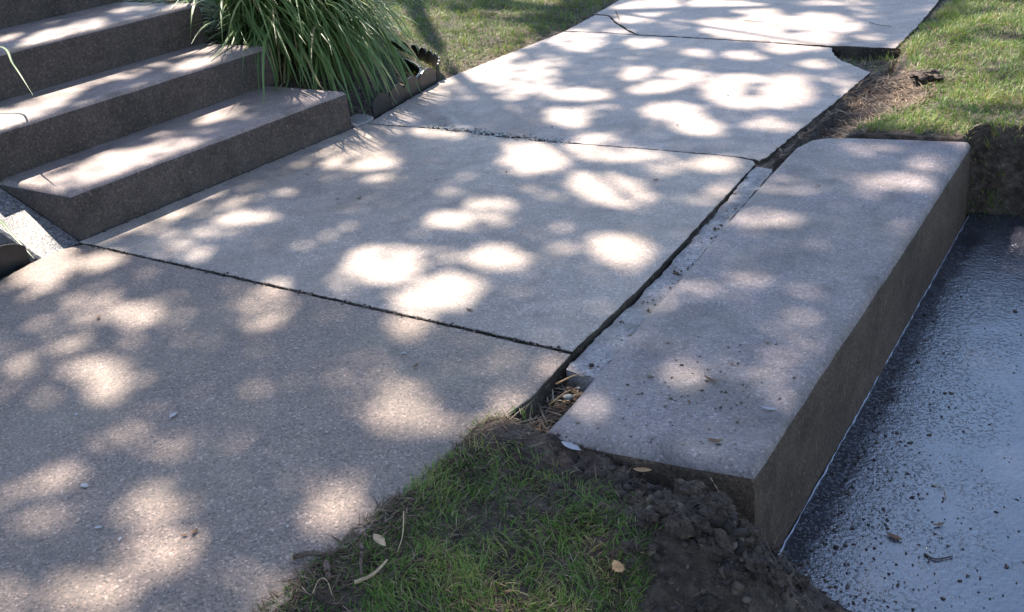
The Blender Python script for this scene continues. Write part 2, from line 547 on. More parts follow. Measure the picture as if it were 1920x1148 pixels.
G2 = [.010, .012, .014, .02, .016, .03, .018, .034, .030, .022, .034, .028, .014, .009, .010, .011, .016, .035]
S1 = [(-2.922, 1.725), (-1.052, 1.717), (-1.056, 2.079), (-1.075, 2.428), (-1.098, 2.80), (-1.112, 2.98)] + J2[::-1] + [(-2.868, 3.03)]
S2 = [(x, y+g) for (x, y), g in zip(J2, G2)] + [(-1.106, 3.16), (-1.096, 3.544), (-1.079, 3.959), (-1.074, 4.352), (-1.12, 4.39), (-1.175, 4.455), (-1.25, 4.53), (-1.307, 4.626), (-1.342, 4.70), (-1.36, 4.765), (-1.693, 4.825), (-2.112, 4.873), (-2.43, 4.90), (-2.693, 4.938), (-2.922, 4.936), (-2.943, 4.528), (-2.96, 4.143), (-2.974, 3.837), (-2.912, 3.461), (-2.861, 3.17)]
S3 = [(-2.43, 4.907), (-2.112, 4.880), (-1.693, 4.832), (-1.36, 4.79), (-1.308, 4.798), (-1.075, 4.784), (-1.088, 5.262), (-1.125, 5.948), (-1.13, 6.65), (-3.05, 6.65), (-3.04, 5.866), (-2.998, 5.6), (-2.975, 5.42), (-2.861, 5.381), (-2.718, 5.196), (-2.578, 5.042), (-2.464, 4.928)]
S3B = [(-2.925, 4.95), (-2.693, 4.952), (-2.452, 4.917), (-2.475, 4.928), (-2.588, 5.038), (-2.728, 5.192), (-2.866, 5.374), (-2.968, 5.40), (-2.947, 5.187)]
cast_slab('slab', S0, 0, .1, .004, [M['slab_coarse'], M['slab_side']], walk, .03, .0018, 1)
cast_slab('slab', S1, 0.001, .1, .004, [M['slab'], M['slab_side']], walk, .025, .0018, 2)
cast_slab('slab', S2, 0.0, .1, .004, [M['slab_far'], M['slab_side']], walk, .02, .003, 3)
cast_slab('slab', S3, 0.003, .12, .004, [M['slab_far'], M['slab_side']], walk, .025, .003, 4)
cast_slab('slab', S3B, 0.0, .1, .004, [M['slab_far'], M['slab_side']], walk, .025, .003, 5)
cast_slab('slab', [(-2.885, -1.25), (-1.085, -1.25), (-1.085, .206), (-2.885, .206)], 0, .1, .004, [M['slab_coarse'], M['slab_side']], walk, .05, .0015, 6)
for k in range(2):
    y0 = 6.662+k*1.8
    cast_slab('slab', [(-3.05, y0), (-1.13, y0), (-1.13, y0+1.788), (-3.05, y0+1.788)], 0, .1, .004, [M['slab_far'], M['slab_side']], walk, .06, .0015, 7+k)

# crumbs of concrete broken out of the joint between two slabs
xs = rng.uniform(-2.55, -1.85, 420)
ys = np.interp(xs, [p[0] for p in J2], [p[1] for p in J2])+rng.normal(.018, .018, 420)
cr = lumps('concrete_crumb', np.stack([xs, ys, np.full(420, .001)], 1), rng.uniform(.0015, .0055, 420), .7, rng.uniform(0, 1, 420), M['crumb'])
tag(cr, 'loose concrete crumbs along the broken slab joint', 'rubble', kind='stuff')

jx = rng.uniform(-2.88, -1.06, 900); jy = np.interp(jx, [-2.88, -1.05], [1.7195, 1.712])+rng.normal(0, .006, 900)
e1 = rng.uniform(1.8, 3.0, 500)
jx = np.concatenate([jx, np.interp(e1, [1.747, 3.045], [-2.925, -2.868])+np.abs(rng.normal(0, .008, 500))]); jy = np.concatenate([jy, e1])
jd = lumps('joint_dirt', np.stack([jx, jy, np.full(len(jx), .0)], 1), rng.gamma(1.3, .0009, len(jx))+.0005, .6, rng.uniform(0, .9, len(jx)), M['clod'], rough=.6)
tag(jd, 'fine dirt caught along the slab joint and the foot of the steps', 'dirt', kind='stuff')

# ------------------------------------------------------------------ the low step slab beside the pavement
BLK = [(-.950, 1.403), (-.744, 1.427), (-.520, 1.458), (-.520, 1.65), (-.519, 2.02), (-.516, 2.57), (-.518, 3.2), (-.521, 3.518), (-.723, 3.492), (-.894, 3.462), (-.985, 3.44), (-1.037, 3.39), (-1.058, 3.30), (-1.048, 3.0), (-1.03, 2.664), (-1.003, 2.28), (-.984, 1.948), (-.969, 1.752), (-.957, 1.555)]
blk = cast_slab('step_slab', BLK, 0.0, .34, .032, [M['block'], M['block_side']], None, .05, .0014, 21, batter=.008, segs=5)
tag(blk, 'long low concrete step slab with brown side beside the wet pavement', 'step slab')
STRIP = [(-1.036, 1.66), (-.950, 1.65), (-.962, 1.75), (-.976, 1.95), (-.995, 2.28), (-1.022, 2.664), (-1.040, 3.0), (-1.05, 3.06), (-1.110, 3.075), (-1.106, 2.98), (-1.090, 2.80), (-1.066, 2.43), (-1.046, 2.08), (-1.040, 1.75)]
def rough_strip():
    pts = densify(STRIP, .02, .004, 31)
    bm = bmesh.new()
    top = [bm.verts.new((x, y, -.013)) for x, y in pts]
    bot = [bm.verts.new((x, y, -.06)) for x, y in pts]
    n = len(pts)
    f = bm.faces.new(top)
    for i in range(n): bm.faces.new((bot[i], bot[(i+1) % n], top[(i+1) % n], top[i]))
    bmesh.ops.triangulate(bm, faces=[f])
    bmesh.ops.subdivide_edges(bm, edges=[e for e in bm.edges if e.calc_length() > .03], cuts=3, use_grid_fill=True)
    for v in bm.verts:
        if v.co.z > -.03:
            v.co.z += .009*float(fbm(v.co.x*28, v.co.y*28, 4, 8))+.008*float(sm(2.5, 3.0, v.co.y))
    bmesh.ops.recalc_face_normals(bm, faces=bm.faces[:])
    me = bpy.data.meshes.new('mortar_strip'); bm.to_mesh(me); bm.free()
    return me
ms = tag(link('mortar_strip', rough_strip(), M['mortar']), 'pale rough mortar strip between sidewalk and step slab', 'mortar strip')

# ------------------------------------------------------------------ entrance steps
st = tag(empty('entrance_steps', (-3.3, 2.4, 0)), 'weathered concrete entrance steps rising from the sidewalk', 'steps')
def step_part(out, zt, th, seed):
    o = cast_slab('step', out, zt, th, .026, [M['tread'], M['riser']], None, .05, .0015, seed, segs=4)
    o.parent = st; o.matrix_parent_inverse = Matrix.Translation((3.3, -2.4, 0))
    return o
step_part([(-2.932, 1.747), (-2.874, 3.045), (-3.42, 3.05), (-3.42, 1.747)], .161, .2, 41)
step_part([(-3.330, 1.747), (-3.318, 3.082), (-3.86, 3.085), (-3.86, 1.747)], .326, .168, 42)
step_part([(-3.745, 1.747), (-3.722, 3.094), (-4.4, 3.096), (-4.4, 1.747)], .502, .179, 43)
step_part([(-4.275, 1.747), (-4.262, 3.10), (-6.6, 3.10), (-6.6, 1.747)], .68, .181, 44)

def ramp_mesh():
    r_ = random.Random(8)
    xs_ = np.linspace(-2.945, -4.55, 48)
    bm = bmesh.new(); rows = []
    for x in xs_:
        zt = -.012+.39*(-2.945-x)
        y0 = 1.597+r_.uniform(-.004, .004)
        rows.append([bm.verts.new(c) for c in ((x, y0, zt-.12), (x, y0-.002, zt-.008), (x, y0+.006, zt), (x, 1.66, zt+r_.uniform(-.001, .001)), (x, 1.742, zt), (x, 1.742, zt-.12))])
    for a, c in zip(rows[:-1], rows[1:]):
        for k in range(5): bm.faces.new((a[k], c[k], c[k+1], a[k+1]))
    bm.faces.new(rows[0]); bm.faces.new(list(reversed(rows[-1])))
    bmesh.ops.recalc_face_normals(bm, faces=bm.faces[:])
    me = bpy.data.meshes.new('concrete_cheek'); bm.to_mesh(me); bm.free()
    return me
pad = link('concrete_cheek', ramp_mesh(), M['pad'])
tag(pad, 'sloping pebbled concrete cheek along the end of the entrance steps', 'cheek wall')

# ------------------------------------------------------------------ wet pavement, water line, dirt on it
def wet_sheet():
    xs_ = np.concatenate([np.arange(-.512, .35, .012), np.linspace(.36, 6, 24)])
    ys_ = np.arange(1.1, 3.75, .012)
    X, Y = np.meshgrid(xs_, ys_)
    Z = -.290+.0012*fbm(X*14, Y*14, 3, 4)
    id_ = np.arange(X.size).reshape(X.shape)
    q = np.stack([id_[:-1, :-1], id_[:-1, 1:], id_[1:, 1:], id_[1:, :-1]], -1).reshape(-1, 4)
    return np_mesh('wet_pavement', np.stack([X, Y, Z], -1).reshape(-1, 3), q.ravel(), np.full(len(q), 4))
tag(link('wet_pavement', wet_sheet(), M['wet'], smooth=True), 'wet pavement reflecting the blue sky', kind='structure')
rr = random.Random(5)
lp = [(-.5095+.0012*rr.uniform(-1, 1), 1.5+k*.02, -.287) for k in range(104)]
wl = link('water_line', tube_mesh('water_line', lp, [max(.0004, rr.gauss(.0016, .0006)) for _ in lp], 6, 3, .3), M['edge_glint'], smooth=True)
tag(wl, 'thin pale painted glint where water meets the step slab', 'water line')
def scatter_pave(n):
    x = -.5+np.abs(rng.exponential(.15, n)); y = 1.5+rng.exponential(.45, n)
    k = rng.uniform(0, 1, n) < .28
    x = np.where(k, rng.uniform(-.5, .2, n), x); y = np.where(k, rng.uniform(1.5, 3.65, n), y)
    ok = (x < .3) & (y < 3.65)
    return x[ok], y[ok]
x, y = scatter_pave(1300)
crumbs = lumps('dirt_crumb', np.stack([x, y, np.full(len(x), -.289)], 1), rng.gamma(1.4, .0009, len(x))+.0004, .4, rng.uniform(0, .7, len(x)), M['clod'], rough=.65)
tag(crumbs, 'dark crumbs of dirt scattered over the wet pavement', 'dirt', kind='stuff')

# ------------------------------------------------------------------ dug soil, straw, lawns
def pts_in(xlo, xhi, ylo, yhi, n, keep):
    x = rng.uniform(xlo, xhi, n); y = rng.uniform(ylo, yhi, n)
    k = keep(x, y)
    x = x[k]; y = y[k]
    return np.stack([x, y, height(x, y)], 1)

SOIL = [(-1.06, 1.30), (-1.0, 1.42), (-.53, 1.44), (-.5, 1.6), (-.25, 1.62), (.1, 1.62), (.1, 1.0), (-.6, 1.0), (-.64, 1.18), (-.66, 1.30), (-.74, 1.34), (-.86, 1.30), (-.95, 1.24)]
def soil_keep(x, y):
    hp = np.exp(-((x+.57)/.16)**2-((y-1.34)/.13)**2)
    return in_poly(x, y, SOIL) & (rng.uniform(0, 1, x.shape) < .3+.7*hp) & ~((x > -.42) & (y > 1.5+.06*rng.normal(size=x.shape)))
P = pts_in(-1.1, .1, 1.0, 1.65, 9000, soil_keep)
P[:, 2] += .001
rad = rng.gamma(1.5, .0022, len(P))+.001
hp = np.exp(-((P[:, 0]+.57)/.14)**2-((P[:, 1]-1.34)/.11)**2)
rad *= .6+.9*hp
clods = lumps('soil_clods', P, np.clip(rad, 0, .024), .75, np.clip(rng.beta(1.6, 2.2, len(P))-9*rad, 0, 1), M['clod'], rough=.62)
tag(clods, 'crumbly dark clods of dug soil heaped at the corner of the step slab', 'soil heap', kind='stuff')
def clump_mesh(r_, seed):
    bm = bmesh.new(); bmesh.ops.create_icosphere(bm, subdivisions=4, radius=1)
    co = np.array([v.co[:] for v in bm.verts])
    s1 = seed*3.1
    d = 1+.55*fbm(co[:, 0]*1.3+s1, co[:, 1]*1.3+co[:, 2]*1.7, 3, seed)+.5*fbm(co[:, 0]*4+co[:, 2]*3+s1, co[:, 1]*4-co[:, 2]*2, 4, seed+3)+.22*fbm(co[:, 0]*14+co[:, 2]*9, co[:, 1]*14+s1, 2, seed+5)
    co = co*d[:, None]*r_*np.array([1, .8, .6])
    for v, c_ in zip(bm.verts, co): v.co = c_
    me_ = bpy.data.meshes.new('soil_clump'); bm.to_mesh(me_); bm.free()
    return me_
big = [(-.60, 1.355, .034), (-.545, 1.335, .03), (-.50, 1.36, .026), (-.585, 1.30, .036), (-.63, 1.32, .03), (-.47, 1.31, .03), (-.53, 1.29, .028), (-.44, 1.34, .022), (-.615, 1.39, .024), (-.56, 1.385, .024), (-.655, 1.285, .022), (-.40, 1.30, .024), (-.34, 1.36, .016), (-.42, 1.42, .018), (-.37, 1.45, .013), (-.68, 1.36, .018), (-.72, 1.385, .014), (-.48, 1.43, .017), (-.30, 1.42, .012), (-.66, 1.22, .016), (-.52, 1.22, .022), (-.80, 1.37, .012)]
for k, (x, y, r_) in enumerate(big):
    z = float(height(x, y))
    me = clump_mesh(r_, k)
    c = link('soil_clump', me, M['soil'])
    c.location = (x, y, z+r_*.15)
    tag(c, 'small clump of dark soil on the heap beside the step slab', 'soil clump', 'soil clumps on the heap')

n_ = 170
bx_ = np.clip(rng.normal(-.70, .09, n_), -.93, -.56); by_ = np.clip(rng.normal(1.66, .13, n_), 1.46, 2.3)
dc = lumps('dirt_crumb', np.stack([bx_, by_, np.full(n_, .0005)], 1), rng.gamma(1.4, .0008, n_)+.0006, .5, rng.uniform(.1, .9, n_), M['clod'], rough=.6)
tag(dc, 'scattered dark dirt crumbs on top of the step slab', 'dirt', kind='stuff')
n_ = 200
by_ = rng.uniform(1.6, 3.08, n_); mid_ = np.interp(by_, [1.6, 2.08, 2.43, 2.8, 3.05], [-.998, -1.013, -1.035, -1.062, -1.075])
bx_ = mid_+rng.normal(.012, .022, n_)
mc = lumps('mortar_crumb', np.stack([bx_, by_, np.full(n_, -.012)+rng.uniform(-.003, .004, n_)], 1), rng.gamma(1.3, .0013, n_)+.0006, .6, rng.beta(2, 2, n_), M['straw'], rough=.6)
tag(mc, 'dirt and mortar crumbs lying in the gap along the step slab', 'dirt', kind='stuff')

def straw_keep(x, y):
    e = lawn_edge(y)
    a = (x > -1.10) & (x < e+.05) & (y > 3.2) & (y < 4.45) & ~((x > -1.06) & (y < 3.5))
    b = (x > -1.06) & (x < -.96) & (y > 3.06) & (y < 3.3)
    c = (x > -1.36) & (x < -1.0) & (y > 4.4) & (y < 4.8)
    d = (x > -1.045) & (x < -.955) & (y > 1.40) & (y < 1.70)
    return a | b | d | (c & (rng.uniform(0, 1, x.shape) < .14))
def lay_straw(name, P, lo, hi, wlo, whi, label, tlo=.2, thi=1.0):
    n = len(P)
    th = rng.uniform(0, 6.28, n)
    d = np.stack([np.cos(th), np.sin(th)], 1)
    V, L, Sz, T = ribbons(P+np.array([0, 0, .002]), d, rng.uniform(lo, hi, n), rng.uniform(wlo, whi, n), rng.uniform(-.2, .45, n), 3, tlo+(thi-tlo)*rng.beta(1.6, 1.6, n), rng.uniform(1.1, 1.52, n), rng.uniform(-.5, .5, n))
    o = link(name, np_mesh(name, V, L, Sz, T), M['straw'])
    return tag(o, label, 'straw', kind='stuff')
lay_straw('dry_straw', np.concatenate([pts_in(-1.4, -.75, 3.05, 4.85, 9000, straw_keep), pts_in(-1.05, -.95, 1.4, 1.7, 300, straw_keep)]), .02, .075, .002, .006, 'torn dry roots and straw in the strip between walk and lawn')
lay_straw('root_fibre', pts_in(-1.1, .1, 1.0, 1.6, 2600, lambda x, y: in_poly(x, y, SOIL) & ~((x > -.42) & (y > 1.5))), .012, .05, .0008, .002, 'thin pale root fibres sticking out of the dug soil', .1, .85)
lay_straw('edge_litter', pts_in(-3.25, -2.9, 3.15, 6.2, 5200, lambda x, y: (x < np.interp(y, [3.17, 3.461, 3.837, 4.143, 4.528, 5.187, 5.866, 7], [-2.87, -2.92, -2.98, -2.965, -2.945, -2.955, -3.045, -3.06])) & (rng.uniform(0, 1, x.shape) < np.interp(x, [-3.2, -3.0, -2.93], [.05, .7, 1]))), .015, .05, .002, .006, 'brown leaf litter along the edge of the lawn and walk')
lay_straw('edge_litter', pts_in(-1.12, -.98, .6, 1.45, 2600, lambda x, y: (x > np.interp(y, [.6, .9, 1.12, 1.32, 1.5], [-1.11, -1.105, -1.09, -1.075, -1.06])) & (rng.uniform(0, 1, x.shape) < np.interp(x, [-1.09, -1.0], [1, .1]))), .012, .04, .0015, .004, 'brown litter along the edge of walk and shaded grass', .05, .8)

def lawn(name, P, lo, hi, wlo, whi, dry, label, tuft=9.0, seed=1, lean=None):
    n = len(P)
    cl = vnoise(P[:, 0]*tuft, P[:, 1]*tuft, seed)
    cl2 = vnoise(P[:, 0]*tuft*3, P[:, 1]*tuft*3, seed+4)
    ang = 6.28*vnoise(P[:, 0]*tuft*.8, P[:, 1]*tuft*.8, seed+9)*2+rng.normal(0, 1.1, n)
    d = np.stack([np.cos(ang), np.sin(ang)], 1)
    if lean is not None:
        d = d+np.array(lean)[None]; d /= np.linalg.norm(d, axis=1)[:, None]
    ln = rng.uniform(lo, hi, n)*(.55+.75*cl)
    tone = np.clip(.08+.5*cl+.25*cl2+rng.normal(0, .15, n), 0, .84)
    isdry = rng.uniform(0, 1, n) < dry*(.5+1.2*vnoise(P[:, 0]*5, P[:, 1]*5, seed+2))
    tone = np.where(isdry, rng.uniform(.86, 1, n), tone)
    V, L, Sz, T = ribbons(P-np.array([0, 0, .004]), d, ln, rng.uniform(wlo, whi, n), rng.uniform(.3, 1.9, n), 3, tone, rng.uniform(.05, .75, n)+isdry*.4, rng.uniform(-.9, .9, n))
    o = link(name, np_mesh(name, V, L, Sz, T), M['grass'])
    return tag(o, label, 'grass', kind='stuff')

FRONT = [(-1.105, .5), (-1.095, .9), (-1.08, 1.12), (-1.06, 1.29), (-.98, 1.345), (-.9, 1.35), (-.84, 1.35), (-.76, 1.365), (-.68, 1.34), (-.63, 1.27), (-.61, 1.16), (-.58, 1.0), (-.55, .5)]
def front_keep(x, y):
    bare = np.exp(-((x+.93)/.05)**2-((y-1.14)/.028)**2)+.85*np.exp(-((x+.86)/.05)**2-((y-1.24)/.035)**2)+.7*np.exp(-((x+1.05)/.06)**2-((y-.88)/.05)**2)
    thin = .16+.84*sm(1.36, 1.22, y)
    return in_poly(x, y, FRONT) & (rng.uniform(0, 1, x.shape) < thin*(1-.93*np.clip(bare, 0, 1))*(.35+.9*vnoise(x*14, y*14, 6)))
lawn('lawn_grass', pts_in(-1.1, -.5, .5, 1.35, 34000, front_keep), .014, .044, .0014, .0028, .16, 'shaded short grass in the corner between sidewalk and soil heap', 13, 21)
def right_keep(x, y):
    e = lawn_edge(y)
    k = (x > e-.03+.05*vnoise(x*18, y*18, 3)) & (y > 3.50+.04*vnoise(x*20, y*3, 5))
    clod_ = np.exp(-((x+.83)/.05)**2-((y-4.27)/.07)**2)
    return k & (rng.uniform(0, 1, x.shape) < (sm(0, .06, x-e+.03)*.8+.2)*(1-.95*clod_))
lawn('lawn_grass', pts_in(-1.12, 1.4, 3.47, 6.6, 110000, right_keep), .025, .06, .002, .0042, .17, 'sunlit lawn grass beyond the step slab and torn strip', 8, 33)
lawn('lawn_grass', pts_in(-.53, .5, 3.5, 3.62, 1700, lambda x, y: x > -9), .04, .09, .002, .004, .2, 'grass overhanging the cut bank above the wet pavement', 9, 37, (0, -1.6))
def left_keep(x, y):
    e = np.interp(y, [3.6, 3.837, 4.143, 4.528, 5.187, 5.866, 7.5], [-3.12, -3.02, -3.0, -2.985, -2.985, -3.07, -3.1])
    clump_ = np.exp(-((x+3.75)/.42)**2-((y-3.7)/.36)**2)
    return (x < e+.04*vnoise(x*15, y*15, 7)) & (y > 3.25) & ~((x > -3.55) & (y < 3.72)) & (rng.uniform(0, 1, x.shape) < (1-.9*clump_)*sm(-.02, .12, e-x+.05))
lawn('lawn_grass', pts_in(-6.6, -2.95, 3.2, 6.9, 125000, left_keep), .025, .06, .002, .0042, .13, 'lawn grass sloping up behind the strap leaved clump', 7, 45)
lay_straw('lawn_thatch', pts_in(-1.1, -.5, .5, 1.35, 3600, lambda x, y: in_poly(x, y, FRONT)), .015, .05, .001, .0028, 'brown thatch between the shaded grass blades', .05, .8)
P = pts_in(-1.10, -.99, 1.28, 1.46, 520, lambda x, y: (np.exp(-((x+1.055-.4*(y-1.37))/.028)**2-((y-1.38)/.06)**2) > rng.uniform(0, 1, x.shape)))
P[:, 2] = .0
lawn('grass_tuft', P, .02, .045, .0014, .0026, .55, 'half dry grass tuft at the corner of the sidewalk and step slab', 9, 51)
P = pts_in(-1.32, -1.0, 4.45, 4.78, 240, lambda x, y: (x > -1.3) & (y > 4.45-.9*(x+1.07)))
lawn('grass_tuft', P, .03, .07, .002, .004, .35, 'sparse grass growing in the broken notch of the sidewalk', 9, 53)

# bare dark clod in the right lawn
cl = link('soil_clod', clump_mesh(.055, 41), M['soil'])
cl.location = (-.83, 4.27, .012); cl.scale = (1, 1.3, .75)
tag(cl, 'small heap of black soil lying in the sunlit lawn', 'soil heap')

# ------------------------------------------------------------------ strap leaved clump beside the steps
def blade_mesh(root, direction, length, width, a0, bend, tone, fold=.25, segs=9, droop=1.0, zmin=None):
    verts, faces, tones = [], [], []
    p = Vector(root); dx, dy = direction
    side = Vector((-dy, dx, 0))
    for k in range(segs+1):
        t = k/segs
        ang = a0+bend*(t**droop)
        tan = Vector((dx*math.sin(ang), dy*math.sin(ang), math.cos(ang)))
        if k: p = p+tan*(length/segs)
        if zmin is not None and k > 1:
            lowest = zmin(p.x, p.y)
            if p.z < lowest: p.z = lowest
        w = width*.5*min(1, .45+t*2.5)*(1-t**3.2)+.0004
        nrm = side.cross(tan)
        verts += [p-side*w+nrm*w*fold, p.copy(), p+side*w+nrm*w*fold]
        tones += [tone+.05*t]*3
    for k in range(segs):
        a = k*3
        faces += [(a, a+1, a+4, a+3), (a+1, a+2, a+5, a+4)]
    return verts, faces, tones

def make_blade_mesh(name, data):
    verts, faces, tones = data
    me = bpy.data.meshes.new(name)
    me.from_pydata(verts, [], faces)
    a = me.attributes.new('tone', 'FLOAT', 'POINT')
    a.data.foreach_set('value', np.array(tones, dtype=np.float32))
    me.polygons.foreach_set('use_smooth', np.ones(len(me.polygons), bool))
    return me

def floor_z(x, y):
    z = float(height(x, y))+.012
    if y < 3.1 and x < -2.88:
        z = max(z, .17 if x > -3.33 else (.335 if x > -3.74 else .51))
    if -2.96 <= x < -1.05: z = .012
    return z

clump = tag(empty('strap_leaf_clump', (-3.88, 3.76, .3)), 'dense green clump of arching strap leaves beside the entrance steps', 'plant')
inv = Matrix.Translation((3.88, -3.76, -.3))
r = random.Random(77)
allv, allf, allt = [], [], []
for k in range(1500):
    rr_ = math.sqrt(r.random()); th = r.uniform(0, 6.283)
    x0, y0 = -3.80+.30*rr_*math.cos(th), 3.70+.34*rr_*math.sin(th)
    # combed down the slope towards the walk, a few the other way
    ang = r.gauss(-.5-.55*(y0-3.76), .26)
    L = r.uniform(.66, 1.08)
    a0 = r.uniform(.05, .95); bend = r.uniform(1.1, 2.1)
    q_ = r.random()
    if q_ < .16: ang = th+r.gauss(0, .6); L *= .7
    elif q_ < .24: ang = r.gauss(-1.25, .25); L *= .72
    if ang > -.3 and math.cos(ang) > 0: L *= .62
    L = min(L, (-2.98-x0)/max(.25, math.cos(ang))*1.42)
    tone = min(.95, max(0, r.gauss(.5, .22)))
    if r.random() < .045: tone = 1.0
    data = blade_mesh((x0, y0, float(height(x0, y0))-.01), (math.cos(ang), math.sin(ang)), L, r.uniform(.007, .018), a0, bend, tone, .3, 10, r.uniform(.8, 1.3), floor_z)
    if k < 280:
        o = link('strap_leaf', make_blade_mesh('strap_leaf', data), M['blade'], clump)
        o.matrix_parent_inverse = inv
    else:
        b0 = len(allv); allv += data[0]; allt += data[2]
        allf += [tuple(i+b0 for i in f) for f in data[1]]
o = link('inner_leaves', make_blade_mesh('inner_leaves', (allv, allf, allt)), M['blade'], clump)
o.matrix_parent_inverse = inv
tag(o, kind='stuff')

# a second clump, out of the picture on the left, two of whose leaves reach in
c2 = tag(empty('strap_leaf_clump', (-3.75, 1.40, .12)), 'strap leaves reaching in over the pebbled cheek', 'plant')
def reach(ctrl, w, tone, name='strap_leaf'):
    P_ = curve_pts(ctrl, 6)
    n_ = len(P_); verts, faces, tones = [], [], []
    for i, p in enumerate(P_):
        t = i/(n_-1)
        tan = (P_[min(i+1, n_-1)]-P_[max(i-1, 0)]).normalized()
        side = tan.cross(Vector((0, 0, 1))).normalized()
        ww = w*.5*(1-t**3)+.0004
        verts += [p-side*ww+Vector((0, 0, ww*.4)), p, p+side*ww+Vector((0, 0, ww*.4))]
        tones += [tone]*3
    for i in range(n_-1):
        a = i*3
        faces += [(a, a+1, a+4, a+3), (a+1, a+2, a+5, a+4)]
    ob = link(name, make_blade_mesh(name, (verts, faces, tones)), M['blade'], c2)
    ob.matrix_parent_inverse = Matrix.Translation((3.75, -1.40, -.12))
reach([(-3.70, 1.41, .14), (-3.45, 1.55, .25), (-3.17, 1.60, .115), (-3.05, 1.585, .06), (-2.91, 1.555, .012)], .012, .6)
reach([(-3.75, 1.42, .14), (-3.85, 1.9, .52), (-3.63, 2.06, .54), (-3.42, 1.98, .50), (-3.2, 1.887, .43)], .010, .62)
for k in range(26):
    ang = r.uniform(2.0, 5.0)
    data = blade_mesh((-3.75+r.gauss(0, .05), 1.38+r.gauss(0, .05), .12), (math.cos(ang), math.sin(ang)), r.uniform(.35, .6), r.uniform(.008, .015), r.uniform(.1, .5), r.uniform(1.0, 1.9), min(.95, r.gauss(.55, .2)), .3)
    ob = link('strap_leaf', make_blade_mesh('strap_leaf', data), M['blade'], c2)
    ob.matrix_parent_inverse = Matrix.Translation((3.75, -1.40, -.12))

# ------------------------------------------------------------------ black plastic edging
def scallop_panel(p0, p1, h0, h1, thick=.008, lobes=1, sink=.03, lean=0.0):
    a = Vector(p0); b = Vector(p1)
    d = b-a; L = d.length; d.normalize(); nrm = Vector((d.y, -d.x, 0))
    n = 12
    top = []
    for i in range(n+1):
        t = i/n
        ph = (t*lobes) % 1.0
        top.append(h0+(h1-h0)*math.sin(math.pi*ph)**.6 if 0 < t < 1 else h0)
    verts, faces = [], []
    for s_ in (-.5, .5):
        for i in range(n+1):
            p = a+d*(L*i/n)
            off = nrm*thick*s_
            verts.append(p+off+Vector((0, 0, -sink)))
            verts.append(p+off+nrm*lean*top[i]+Vector((0, 0, top[i])))
    m_ = (n+1)*2
    for i in range(n):
        f0, f1, f2, f3 = 2*i, 2*i+2, 2*i+3, 2*i+1
        faces.append((f0, f1, f2, f3)); faces.append((f3+m_, f2+m_, f1+m_, f0+m_))
        faces.append((f3, f2, f2+m_, f3+m_))
    faces.append((0, 1, 1+m_, m_)); e = 2*n
    faces.append((e, e+m_, e+1+m_, e+1))
    me = bpy.data.meshes.new('scalloped_panel')
    me.from_pydata(verts, [], faces)
    return me
ed = tag(empty('garden_edging', (-2.95, 3.5, 0)), 'scalloped black plastic edging between sidewalk and strap leaved clump', 'edging')
def ed_part(name, me, mat=M['plastic']):
    o = link(name, me, mat, ed); o.matrix_parent_inverse = Matrix.Translation((2.95, -3.5, 0)); return o
fr = [(-2.885, 3.20, 0), (-2.905, 3.345, 0), (-2.935, 3.49, 0), (-2.958, 3.635, 0), (-2.985, 3.80, 0)]
for k in range(4):
    a, b = Vector(fr[k]), Vector(fr[k+1])
    ed_part('scalloped_panel', scallop_panel(a+(b-a)*.01, b-(b-a)*.01, .05, .085))
arc = curve_pts([(-2.99, 3.80, 0), (-3.08, 3.93, .01), (-3.25, 4.01, .03), (-3.45, 4.03, .06)], 3)
for k in range(0, len(arc)-1):
    a, b = arc[k], arc[k+1]
    ed_part('scalloped_panel', scallop_panel(a+(b-a)*.01, b-(b-a)*.01, .055, .082, lean=.25))
rail = curve_pts([(-2.965, 3.62, .055), (-3.04, 3.76, .065), (-3.2, 3.86, .08), (-3.46, 3.90, .10)], 8)
ed_part('top_rail', tube_mesh('top_rail', rail, [.008]*len(rail), 8, 2, .02))
skirt_v, skirt_f = [], []
for p in rail: skirt_v += [p+Vector((0, .004, 0)), p+Vector((.0, .004, -.09))]
for i in range(len(rail)-1): skirt_f.append((2*i, 2*i+1, 2*i+3, 2*i+2))
sk = bpy.data.meshes.new('inner_strip'); sk.from_pydata(skirt_v, [], skirt_f)
ed_part('inner_strip', sk)
ed2 = tag(empty('garden_edging', (-2.96, 1.4, 0)), 'scalloped black plastic edging beside the pebbled cheek', 'edging')
yy = 1.562
for k in range(4):
    o = link('scalloped_panel', scallop_panel((-2.955-.01*k*0, yy-.19, 0), (-2.955, yy, 0), .045, .078), M['plastic'], ed2)
    o.matrix_parent_inverse = Matrix.Translation((2.96, -1.4, 0)); yy -= .192
frag = cast_slab('concrete_chunk', [(-2.865, 3.06), (-2.86, 3.13), (-2.875, 3.19), (-2.93, 3.22), (-2.99, 3.20), (-2.98, 3.1), (-2.92, 3.06)], .008, .06, .006, M['fragment'], None, .02, .003, 91)
tag(frag, 'pale concrete chunk wedged between the lowest entrance step and black edging', 'concrete chunk')

